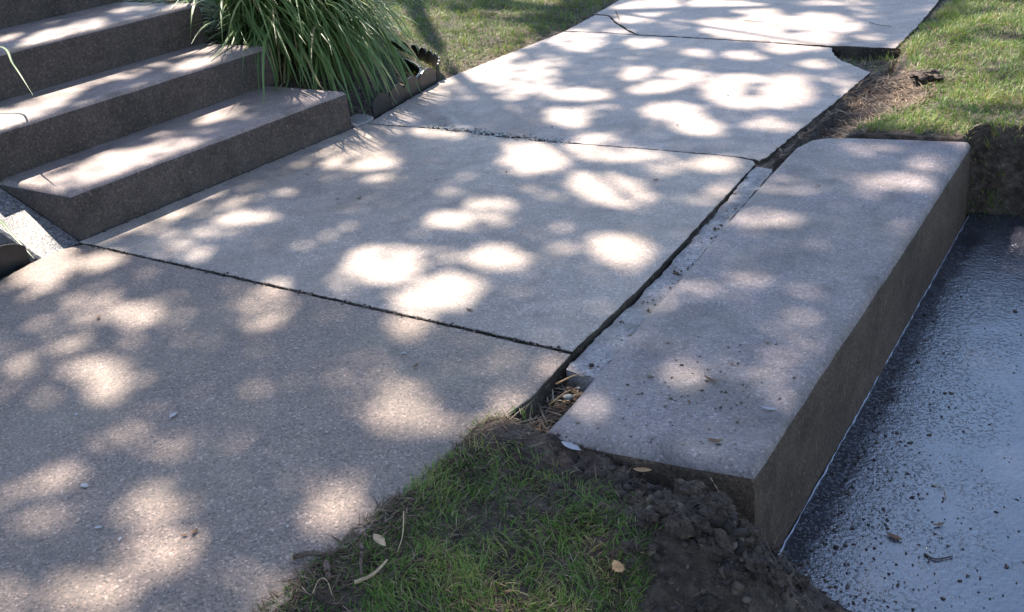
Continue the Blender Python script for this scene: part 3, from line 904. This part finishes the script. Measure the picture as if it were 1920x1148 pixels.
# ------------------------------------------------------------------ small things lying about
def leaf_mesh(name, L, W, curl=.25, thick=.0006, seed=0):
    r_ = random.Random(seed)
    n_ = 8; verts, faces = [], []
    for s_ in (0, 1):
        for i in range(n_+1):
            t = i/n_
            w = W*.5*math.sin(math.pi*t)**.75*(1+.2*r_.uniform(-1, 1)*(0 if s_ else 1))+.0003
            z = curl*L*(t-.5)**2*1.6-s_*thick
            x_ = (t-.5)*L
            verts += [(x_, -w, z+abs(w)*.35), (x_, 0, z), (x_, w, z+abs(w)*.35)]
    m_ = (n_+1)*3
    for i in range(n_):
        a = i*3
        for q in ((a, a+3, a+4, a+1), (a+1, a+4, a+5, a+2)):
            faces.append(q); faces.append(tuple(reversed([v+m_ for v in q])))
        faces += [(a, a+m_, a+3+m_, a+3), (a+2, a+5, a+5+m_, a+2+m_)]
    me = bpy.data.meshes.new(name); me.from_pydata(verts, [], faces)
    return me
def put_leaf(name, mat, a, b, z, W, label, cat='leaf', group=None, curl=.25, seed=0):
    L = math.hypot(b[0]-a[0], b[1]-a[1])
    o = link(name, leaf_mesh(name, L, W, curl, seed=seed), M[mat], smooth=True)
    o.location = ((a[0]+b[0])/2, (a[1]+b[1])/2, z)
    o.rotation_euler = (0, 0, math.atan2(b[1]-a[1], b[0]-a[0]))
    return tag(o, label, cat, group)
def put_twig(name, mat, ctrl, r0, r1, label, cat='twig', group=None, seed=0, n=5):
    P_ = curve_pts(ctrl, n)
    c = sum(P_, Vector())/len(P_)
    rad_ = [r0+(r1-r0)*i/(len(P_)-1) for i in range(len(P_))]
    o = link(name, tube_mesh(name, [p-c for p in P_], rad_, 6, seed, .18), M[mat], smooth=True)
    o.location = c
    return tag(o, label, cat, group)

put_twig('broken_stick', 'stick', [(-1.135, .878, .008), (-1.112, .899, .010), (-1.09, .908, .009), (-1.068, .934, .012)], .0058, .0042, 'thick broken stick with pale cut end lying on the sidewalk edge', 'stick', seed=1)
put_twig('cut_end', 'wood', [(-1.1375, .8762, .008), (-1.1345, .8785, .008)], .0054, .0060, 'pale cut end', None, seed=2, n=1)
ce = bpy.data.objects['cut_end']; bs = bpy.data.objects['broken_stick']
del ce['label']; ce.parent = bs; ce.matrix_parent_inverse = Matrix.Translation(-bs.location)
put_twig('dark_twig', 'stick', [(-1.035, .945, .022), (-1.018, .930, .024), (-1.008, .912, .018), (-.990, .892, .014)], .0042, .0022, 'short dark bent twig in the shaded grass', seed=3)
put_twig('bark_piece', 'stick', [(-1.068, .890, .012), (-1.052, .876, .014), (-1.038, .862, .010)], .006, .005, 'stubby dark piece of bark near the broken stick', 'bark', seed=4)
put_leaf('wood_chip', 'wood', (-1.032, .976), (-.992, .960), .022, .014, 'pale split wood chip lying on the shaded grass', 'wood chip', curl=.1, seed=5)
put_twig('bark_strip', 'wood', [(-.985, .870, .018), (-.968, .886, .024), (-.962, .905, .026), (-.968, .934, .022)], .0035, .002, 'tan curled bark strip lying on the shaded grass', 'bark', seed=6)
put_twig('dry_stalk', 'wood', [(-1.018, 1.045, .028), (-.99, 1.01, .034), (-.974, .985, .03), (-.968, .962, .018)], .0012, .0007, 'thin pale dry stalk leaning in the shaded grass', 'stalk', seed=7)
put_twig('dry_stalk', 'wood', [(-1.037, .822, .012), (-1.033, .84, .03), (-1.018, .842, .03), (-1.004, .834, .012)], .001, .0007, 'looped whitish grass stalk beside the bark piece', 'stalk', seed=8)
put_leaf('pale_petal', 'petal', (-.903, 1.404), (-.852, 1.394), float(height(-.88, 1.40))+.014, .016, 'pale grey petal on dark soil under the step slab end', 'petal', curl=.15, seed=9)
put_leaf('tan_leaf', 'tanleaf', (-.742, 1.400), (-.708, 1.412), float(height(-.73, 1.405))+.02, .013, 'tan leaf fallen on the soil against the step slab end', seed=10)
put_leaf('brown_leaf', 'brownleaf', (-.632, 1.503), (-.603, 1.513), .004, .011, 'curled brown leaf near the soil heap corner of the step slab', curl=.6, seed=11)
put_leaf('brown_leaf', 'brownleaf', (-.731, 1.721), (-.690, 1.715), .004, .009, 'narrow brown leaf amid crumbs on the step slab', curl=.4, seed=12)
put_leaf('grey_leaf', 'petal', (-.581, 1.657), (-.548, 1.664), .003, .009, 'small pale grey leaf near the brown edge of the step slab', curl=.4, seed=13)
put_leaf('tan_leaf', 'tanleaf', (-3.915, 3.070), (-3.84, 3.072), .508, .035, 'tan dry leaf on a tread of the entrance steps', seed=14)
put_leaf('tan_leaf', 'tanleaf', (-.672, 1.182), (-.645, 1.160), float(height(-.66, 1.17))+.02, .02, 'tan leaf standing in the shaded grass', curl=.5, seed=15)
put_leaf('brown_leaf', 'brownleaf', (-1.30, 4.62), (-1.27, 4.66), float(height(-1.28, 4.64))+.004, .02, 'brown leaf in the broken notch of the sidewalk', seed=16)
FL = [(-1.686, .851, .022), (-1.73, 1.114, .024), (-1.687, 1.461, .014), (-1.212, .942, .008), (-1.543, .777, .016), (-1.475, .774, .012), (-1.42, 1.55, .014), (-1.95, 1.02, .012), (-2.05, 1.42, .012), (-1.36, 1.21, .01)]
for k, (x, y, s_) in enumerate(FL):
    a = k*1.7
    put_leaf('stone_flake', 'flake', (x-s_*.5*math.cos(a), y-s_*.5*math.sin(a)), (x+s_*.5*math.cos(a), y+s_*.5*math.sin(a)), .0015, s_*.55, 'small whitish stone flake lying on the coarse sidewalk slab', 'stone flake', 'whitish flakes on the coarse slab', curl=.05, seed=k)
DK = [(-1.401, 1.799, .02), (-2.34, 1.369, .02), (-1.353, 1.511, .018), (-1.364, 2.832, .022), (-.858, 2.935, .016), (-1.90, 2.75, .012), (-2.25, 2.36, .02), (-2.32, 2.33, .014), (-1.55, 3.42, .014), (-2.02, 3.27, .016), (-.70, 1.80, .01), (-.66, 1.92, .012), (-.72, 1.62, .012), (-1.359, .85, .018), (-1.37, .835, .012), (-1.52, 3.86, .016), (-2.62, 2.5, .012), (-2.1, 2.6, .01)]
for k, (x, y, s_) in enumerate(DK):
    a = k*2.3
    put_leaf('leaf_scrap', 'brownleaf', (x-s_*.5*math.cos(a), y-s_*.5*math.sin(a)), (x+s_*.5*math.cos(a), y+s_*.5*math.sin(a)), .0025, s_*.45, 'tiny dark leaf scrap lying on the concrete', 'leaf scrap', 'dark leaf scraps on the concrete', curl=.5, seed=k+40)
put_twig('thin_twig', 'twig', [(-1.33, 5.301, .008), (-1.27, 5.235, .01), (-1.198, 5.213, .008)], .0018, .0012, 'thin twig on the sidewalk near the sunlit lawn', seed=21)
put_twig('thin_twig', 'twig', [(-2.86, 5.46, .014), (-2.80, 5.36, .012), (-2.73, 5.25, .008)], .0035, .002, 'dark twig over the cracked sidewalk corner near litter', seed=22)
put_twig('thin_twig', 'twig', [(-2.0, 5.305, .007), (-1.94, 5.275, .008), (-1.88, 5.274, .007)], .002, .0012, 'short twig in bright sunlight on the far sidewalk slab', seed=23)
for k, (x, y, z, s_) in enumerate([(-1.034, 2.527, -.008, .016), (-.992, 1.585, -.035, .022), (-1.005, 1.61, -.03, .016), (-.985, 1.62, -.03, .014), (-1.02, 1.56, -.04, .018), (-1.1, 2.96, -.004, .012), (-1.08, 3.17, -.045, .016), (-1.07, 3.22, -.045, .014)]):
    o = lumps('pebble', np.array([[0, 0, 0.]]), np.array([s_*.42]), .6, np.array([rng.uniform(.1, .45)]), M['crumb' if k % 2 else 'straw'], True, .18)
    o.location = (x, y, z+s_*.1)
    tag(o, 'pebble lodged in the gap between sidewalk and step slab', 'pebble', 'pebbles in the gap')
for k, c in enumerate([[(-1.03, 1.60, -.018), (-1.005, 1.63, -.008), (-.985, 1.66, -.010)], [(-1.015, 1.54, -.035), (-.995, 1.58, -.02), (-.975, 1.60, -.014)]]):
    put_twig('wood_splinter', 'tanleaf', c, .0025, .0012, 'tan wood splinter in the gap beside the grass tuft', 'splinter', 'splinters in the gap', seed=60+k, n=3)
fs = cast_slab('mud_patch', [(-.985, 1.105), (-.95, 1.10), (-.905, 1.135), (-.875, 1.165), (-.90, 1.18), (-.935, 1.165), (-.965, 1.15)], -.047, .03, .006, M['stone'], None, .012, .002, 95)  # thin slab shape standing for a patch of bare mud
tag(fs, 'flat violet grey patch of bare mud in the shaded grass', 'stone')
put_twig('root', 'wood', [(-.753, 1.40, -.07), (-.713, 1.385, -.085), (-.681, 1.365, -.10)], .0018, .001, 'thin pale root lying on the bare soil below the step slab', 'root', seed=71)
put_twig('root', 'wood', [(-.50, 1.372, -.115), (-.455, 1.379, -.14), (-.418, 1.358, -.17), (-.39, 1.352, -.19)], .0016, .0008, 'wiry root trailing off the heap towards the wet pavement', 'root', seed=72)
put_twig('root', 'straw' if False else 'wood', [(-.60, 1.44, -.03), (-.575, 1.43, -.055), (-.55, 1.42, -.08)], .0014, .001, 'short root sticking up from the top of the soil heap', 'root', seed=73)
put_twig('wet_twig', 'twig', [(-.253, 1.707, -.2875), (-.231, 1.700, -.2875), (-.203, 1.723, -.2875)], .0022, .0013, 'dark curved twig lying on the wet pavement near the soil', seed=80)
put_twig('tan_stalk', 'wood', [(-.289, 1.944, -.288), (-.266, 1.943, -.2875), (-.253, 1.909, -.288)], .0009, .0006, 'hair thin tan stalk curled on the wet pavement', 'stalk', seed=81)
put_leaf('wet_leaf', 'brownleaf', (-.258, 1.80), (-.236, 1.821), -.287, .005, 'narrow brown leaf scrap lying on the wet pavement', curl=.3, seed=82)
put_leaf('wet_leaf', 'brownleaf', (-.335, 1.735), (-.300, 1.728), -.287, .012, 'dark soggy leaf on the wet pavement beside the curved twig', curl=.2, seed=83)

# ------------------------------------------------------------------ the tree overhead that dapples the light
tree = tag(empty('shade_tree', (-8.6, 9.2, .1)), 'tall leafy shade tree standing behind the entrance steps', 'tree')
tinv = Matrix.Translation((8.6, -9.2, -.1))
def tpart(name, me, mat):
    o = link(name, me, mat, tree); o.matrix_parent_inverse = tinv
    o.data.polygons.foreach_set('use_smooth', np.ones(len(o.data.polygons), bool)); return o
tp = curve_pts([(-8.6, 9.2, -.1), (-8.6, 9.15, 1.2), (-8.55, 9.0, 3.0), (-8.4, 8.7, 5.0), (-8.1, 8.3, 7.0)], 6)
tpart('trunk', tube_mesh('trunk', tp, list(np.linspace(.34, .14, len(tp))), 14, 1, .05), M['bark'])
for k, c in enumerate([[(-8.55, 9.05, 2.6), (-7.4, 8.2, 4.4), (-5.0, 7.2, 5.6)], [(-8.5, 8.95, 3.4), (-8.2, 7.0, 4.9), (-7.4, 5.4, 5.9)], [(-8.45, 8.8, 4.2), (-6.8, 6.6, 5.3), (-5.2, 5.2, 6.0)], [(-8.4, 8.7, 5.0), (-9.6, 9.4, 6.6), (-10.2, 9.8, 8.0)], [(-8.1, 8.3, 6.9), (-7.6, 9.2, 8.2), (-7.0, 9.8, 9.2)]]):
    P_ = curve_pts(c, 6)
    tpart('limb', tube_mesh('limb', P_, list(np.linspace(.10, .012, len(P_))), 9, k+3, .06), M['bark'])

# gaps in the crown: sun flecks measured on the pavement (x, y, semi axes, angle, openness)
GAPS = [(-0.61,3.24,0.082,0.038,97,0.6), (-0.54,2.68,0.063,0.05,74,0.45), (-0.43,2.65,0.072,0.037,93,0.5), (-0.64,3.76,0.056,0.048,-121,0.5), (-0.32,2.19,0.083,0.032,95,0.5), (-0.51,1.72,0.059,0.019,-169,0.5),
(-2.96,1.95,0.182,0.116,-61,1), (-2.95,1.76,0.111,0.081,133,0.7), (-2.91,2.17,0.093,0.065,168,0.8), (-3.07,2.25,0.05,0.048,155,0.5), (-3.05,2.53,0.116,0.061,-78,1), (-2.78,2.65,0.116,0.049,-82,0.3),
(-3.24,1.82,0.184,0.076,124,1), (-3.27,1.99,0.142,0.063,130,0.9), (-3.37,2.17,0.131,0.044,109,0.6), (-3.4,2.33,0.117,0.111,118,0.6), (-3.19,2.61,0.128,0.072,-77,1), (-3.42,2.77,0.095,0.032,110,0.7),
(-3.25,2.87,0.095,0.075,-104,0.8), (-3.39,2.54,0.08,0.033,177,0.4), (-3.5,2.18,0.209,0.079,129,1), (-3.55,2.39,0.13,0.074,141,0.7), (-3.63,2.69,0.101,0.065,168,0.8), (-3.41,2.82,0.096,0.063,162,1),
(-3.68,2.11,0.099,0.031,134,0.8), (-3.51,3.55,0.82,0.113,142,0.8), (-2.68,2.89,0.589,0.073,138,0.75), (-3.67,3.4,0.496,0.078,137,0.6), (-3.06,3.47,0.529,0.086,139,0.75), (-2.86,2.86,0.39,0.064,140,0.6),
(-3.05,1.63,0.448,0.103,154,1), (-3.12,4.18,0.565,0.266,136,1), (-3.6,4.62,0.446,0.225,143,1), (-2.74,4.76,0.334,0.142,126,0.85), (-2.57,3.94,0.354,0.15,129,0.75), (-2.93,3.61,0.253,0.12,138,0.55),
(-3.72,4.39,0.455,0.148,134,0.6), (-3.18,4.73,0.336,0.17,137,0.8), (-2.6,4.24,0.207,0.079,126,0.6), (-2.65,3.66,0.171,0.093,139,0.5), (-3.05,4.38,0.264,0.134,137,0.7), (-2.73,5.61,0.282,0.207,112,1),
(-2.66,5.32,0.15,0.093,-90,0.9), (-2.39,5.76,0.167,0.117,154,1), (-2.07,5.62,0.32,0.107,138,1), (-2.19,5.24,0.092,0.061,128,0.8), (-2.33,5.2,0.138,0.084,126,0.35), (-1.94,5.11,0.344,0.184,140,1),
(-1.61,5.31,0.252,0.171,118,1), (-1.54,4.85,0.223,0.178,82,1), (-1.41,5.2,0.13,0.076,111,0.9), (-1.24,4.98,0.087,0.046,117,0.7), (-1.74,5.8,0.121,0.094,138,0.7), (-1.55,5.82,0.134,0.106,135,0.5),
(-1.42,5.52,0.1,0.066,114,0.4), (-1.87,5.32,0.18,0.132,131,1), (-2.62,4.99,0.124,0.058,149,0.7), (-2.82,5.08,0.106,0.093,-147,0.4), (-2.33,4.74,0.123,0.089,157,1), (-1.95,4.56,0.123,0.057,140,0.9),
(-1.7,4.55,0.115,0.066,147,1), (-2.08,4.15,0.128,0.083,129,0.85), (-1.83,4.13,0.149,0.082,130,0.95), (-1.87,3.94,0.131,0.097,-109,1), (-2.17,3.75,0.163,0.094,-177,1), (-2.37,3.78,0.111,0.047,142,0.6),
(-1.33,4.45,0.09,0.056,132,0.85), (-1.18,4.23,0.076,0.062,-179,0.6), (-1.58,3.98,0.229,0.084,113,1), (-1.56,4.15,0.106,0.081,176,1), (-1.4,3.79,0.138,0.078,-171,1), (-1.32,4.01,0.271,0.106,110,1),
(-2.04,3.42,0.155,0.071,137,1), (-1.97,3.55,0.095,0.068,175,0.4), (-1.64,3.59,0.166,0.103,152,1), (-1.47,3.43,0.139,0.079,144,1), (-1.23,3.53,0.116,0.08,149,0.7), (-2.4,3.47,0.077,0.047,179,0.4),
(-1.75,3.19,0.116,0.052,162,0.6), (-2.56,3.82,0.109,0.07,141,0.25), (-2.46,3.08,0.127,0.054,172,0.85), (-2.66,3.05,0.069,0.045,166,0.45), (-2.38,3.17,0.054,0.038,159,0.4), (-1.89,2.94,0.195,0.099,136,1),
(-1.88,2.84,0.097,0.072,146,0.8), (-2.08,3.01,0.078,0.036,154,0.35), (-2.43,2.62,0.056,0.047,170,0.35), (-2.21,2.29,0.059,0.035,115,0.35), (-2.1,2.13,0.043,0.027,112,0.3), (-1.99,2.53,0.063,0.037,161,0.35),
(-1.76,2.43,0.115,0.067,140,0.8), (-1.82,2.31,0.092,0.06,164,1), (-1.7,2.6,0.096,0.034,164,0.45), (-1.74,3.04,0.111,0.069,156,1), (-1.55,3.05,0.128,0.064,173,0.95), (-1.38,2.96,0.093,0.075,180,0.6),
(-1.25,3.04,0.08,0.072,144,1), (-1.47,2.71,0.2,0.093,150,1), (-1.13,2.84,0.086,0.033,-82,0.8), (-1.16,2.71,0.063,0.038,-122,0.5), (-1.21,2.28,0.122,0.073,140,1), (-1.22,2.46,0.047,0.033,-167,0.2),
(-1.81,1.95,0.157,0.1,153,1), (-1.52,2.11,0.106,0.076,160,1), (-1.69,2.06,0.09,0.045,-165,0.5), (-1.54,1.85,0.119,0.097,-89,1), (-1.51,1.7,0.107,0.047,132,0.8), (-1.81,1.77,0.096,0.048,127,0.5),
(-1.95,1.61,0.139,0.074,133,0.55), (-2.15,2.0,0.042,0.028,-72,0.3), (-1.4,2.23,0.051,0.023,143,0.2), (-1.2,1.62,0.068,0.042,-178,0.45), (-1.33,1.65,0.051,0.029,-179,0.35), (-1.07,1.63,0.055,0.035,133,0.45),
(-1.26,1.36,0.1,0.069,133,0.75), (-1.44,1.43,0.091,0.059,144,0.35), (-1.11,1.35,0.054,0.047,-86,0.55), (-1.07,1.49,0.075,0.042,-87,0.55), (-2.52,2.08,0.104,0.045,-158,1), (-2.55,1.95,0.077,0.055,-173,0.6),
(-2.74,1.9,0.062,0.052,-89,0.45), (-2.78,2.04,0.084,0.067,-94,0.45), (-2.53,1.82,0.15,0.044,176,0.55), (-2.54,2.15,0.082,0.026,-177,0.5), (-2.56,2.31,0.055,0.048,-130,0.35), (-2.74,2.58,0.08,0.043,-81,0.35),
(-2.13,2.01,0.059,0.038,-84,0.35), (-2.66,2.19,0.067,0.045,-104,0.4), (-2.7,1.64,0.079,0.065,155,1), (-2.77,1.45,0.115,0.06,174,0.55), (-2.28,1.43,0.101,0.049,173,1), (-2.45,1.42,0.123,0.062,151,0.5),
(-2.1,1.18,0.087,0.044,166,1), (-1.98,1.13,0.063,0.036,165,0.95), (-2.25,1.21,0.107,0.044,173,0.55), (-2.04,1.24,0.138,0.038,145,0.45), (-2.45,1.29,0.088,0.028,180,0.35), (-2.33,1.11,0.086,0.036,156,0.4),
(-2.04,1.42,0.106,0.057,153,0.25), (-2.14,1.02,0.091,0.044,-170,0.35), (-1.72,0.81,0.105,0.052,156,0.5), (-1.79,1.01,0.049,0.043,-100,0.45), (-1.51,0.87,0.07,0.054,-168,0.5), (-1.37,0.78,0.071,0.062,-127,0.85),
(-1.39,0.66,0.07,0.051,-146,0.75), (-1.49,0.58,0.063,0.03,-165,0.6), (-1.17,1.04,0.072,0.054,144,0.75), (-1.62,1.05,0.078,0.046,-172,0.35), (-1.18,0.88,0.036,0.023,-120,0.3), (-1.31,1.16,0.049,0.035,-179,0.2),
(-1.75,0.73,0.082,0.036,157,0.3), (-0.63,3.06,0.081,0.072,172,1), (-0.7,2.98,0.095,0.062,102,0.5), (-0.93,2.63,0.092,0.056,178,0.8), (-0.94,2.91,0.102,0.064,173,0.45), (-0.96,2.08,0.073,0.052,93,0.7),
(-0.84,2.21,0.078,0.039,-107,0.4), (-0.64,2.2,0.038,0.035,-133,0.25), (-0.64,2.05,0.056,0.052,-116,0.3), (-0.61,1.92,0.052,0.044,-147,0.3), (-0.59,1.8,0.039,0.035,-137,0.35), (-0.78,1.75,0.037,0.035,115,0.3),
(-0.83,3.33,0.094,0.057,-164,0.5), (-0.89,1.5,0.047,0.033,-91,0.45), (-0.61,1.5,0.04,0.025,-154,0.25), (-0.64,4.06,0.228,0.149,99,0.95), (-0.64,4.76,0.348,0.126,99,0.95), (-0.75,3.84,0.142,0.111,101,0.9),
(-0.98,4.76,0.293,0.112,103,0.95), (-0.46,3.54,0.117,0.103,-141,0.9), (-0.83,5.35,0.224,0.142,103,0.9), (-0.42,3.69,0.187,0.066,98,0.8), (-0.78,4.54,0.187,0.063,101,0.5), (-0.75,3.6,0.124,0.083,-164,0.8),
(-0.87,3.69,0.136,0.092,105,0.8), (-1.05,4.09,0.124,0.082,108,0.7), (-0.47,4.17,0.232,0.055,98,0.85), (-1.04,5.66,0.141,0.077,105,0.6), (-1.11,0.8,0.046,0.032,-180,0.8), (-0.74,1.03,0.08,0.051,-157,0.5),
(-1.05,1.4,0.048,0.041,165,0.55), (-1.04,1.07,0.051,0.03,-162,0.2), (-0.6,1.05,0.05,0.03,-154,0.3), (-0.81,0.94,0.044,0.03,-160,0.25), (-3.33,3.45,0.36,0.32,0,0.85), ]
GA = np.array(GAPS)
sx, sy = SUN.x/SUN.z, SUN.y/SUN.z
def openness(x, y, grow=.012):
    T = .012+.06*np.clip(vnoise(x*5, y*5, 61)-.5, 0, 1)+.04*np.clip(vnoise(x*11, y*11, 67)-.6, 0, 1)
    lit = np.maximum(sm(-1.1, -.9, x)*sm(3.45, 3.65, y), sm(-3.15, -3.4, x)*sm(3.9, 4.2, y))
    T = np.maximum(T, lit*(.32+.62*sm(.3, .65, vnoise(x*2.6, y*2.6, 83)*.6+vnoise(x*7, y*7, 85)*.4)))
    for cx, cy, a, b, an, I in GAPS:
        c, s_ = math.cos(math.radians(an)), math.sin(math.radians(an))
        dx, dy = x-cx, y-cy
        q = np.hypot((dx*c+dy*s_)/(a+grow), (-dx*s_+dy*c)/(b+grow))
        w_ = .2+.35*(1-I)
        T = np.maximum(T, (I**1.4)*(1-sm(.95-w_, .95+w_, q)))
    return T
LEAF_L, LEAF_W = .068, .046
n_c = 200000
gx_ = rng.uniform(-6.2, 1.3, n_c); gy_ = rng.uniform(-.2, 6.9, n_c)
T = np.clip(openness(gx_, gy_), .012, .97)
keep = rng.uniform(0, 1, n_c) < np.log(T)/np.log(.012)
gx_, gy_ = gx_[keep], gy_[keep]
hz_ = 6.0+1.5*rng.uniform(0, 1, len(gx_))**1.2+.5*vnoise(gx_*1.1, gy_*1.1, 71)
C1 = np.stack([gx_+sx*hz_, gy_+sy*hz_, hz_], 1)
n_o = 22000     # the rest of the crown, above and around
u = rng.normal(size=(n_o, 3)); u /= np.linalg.norm(u, axis=1)[:, None]
C2 = np.array([-7.4, 7.8, 8.0])+u*np.array([3.4, 3.2, 2.2])*(rng.uniform(.3, 1, n_o)**.4)[:, None]
g2x, g2y = C2[:, 0]-sx*C2[:, 2], C2[:, 1]-sy*C2[:, 2]
out = ~((g2x > -6.3) & (g2x < 1.4) & (g2y > -.3) & (g2y < 7.0))
lump_ = vnoise(C2[:, 0]*1.4+C2[:, 2], C2[:, 1]*1.4, 73) > .42
C2 = C2[out & lump_]
C = np.concatenate([C1, C2])
n = len(C)
q1 = rng.normal(size=(n, 3)); q1[:, 2] *= .45; q1 /= np.linalg.norm(q1, axis=1)[:, None]
nn = rng.normal(size=(n, 3))*.5+np.array(SUN.normalized()); q2 = np.cross(nn, q1); q2 /= np.linalg.norm(q2, axis=1)[:, None]
V = np.stack([C-q1*LEAF_L*.5, C-q1*.004+q2*LEAF_W*.5, C+q1*LEAF_L*.5, C-q1*.004-q2*LEAF_W*.5], 1).reshape(-1, 3)
crown = link('crown', np_mesh('crown', V, np.arange(n*4), np.full(n, 4), np.repeat(rng.uniform(0, 1, n), 4)), M['canopy'], tree)
crown.matrix_parent_inverse = tinv
tag(crown, kind='stuff')
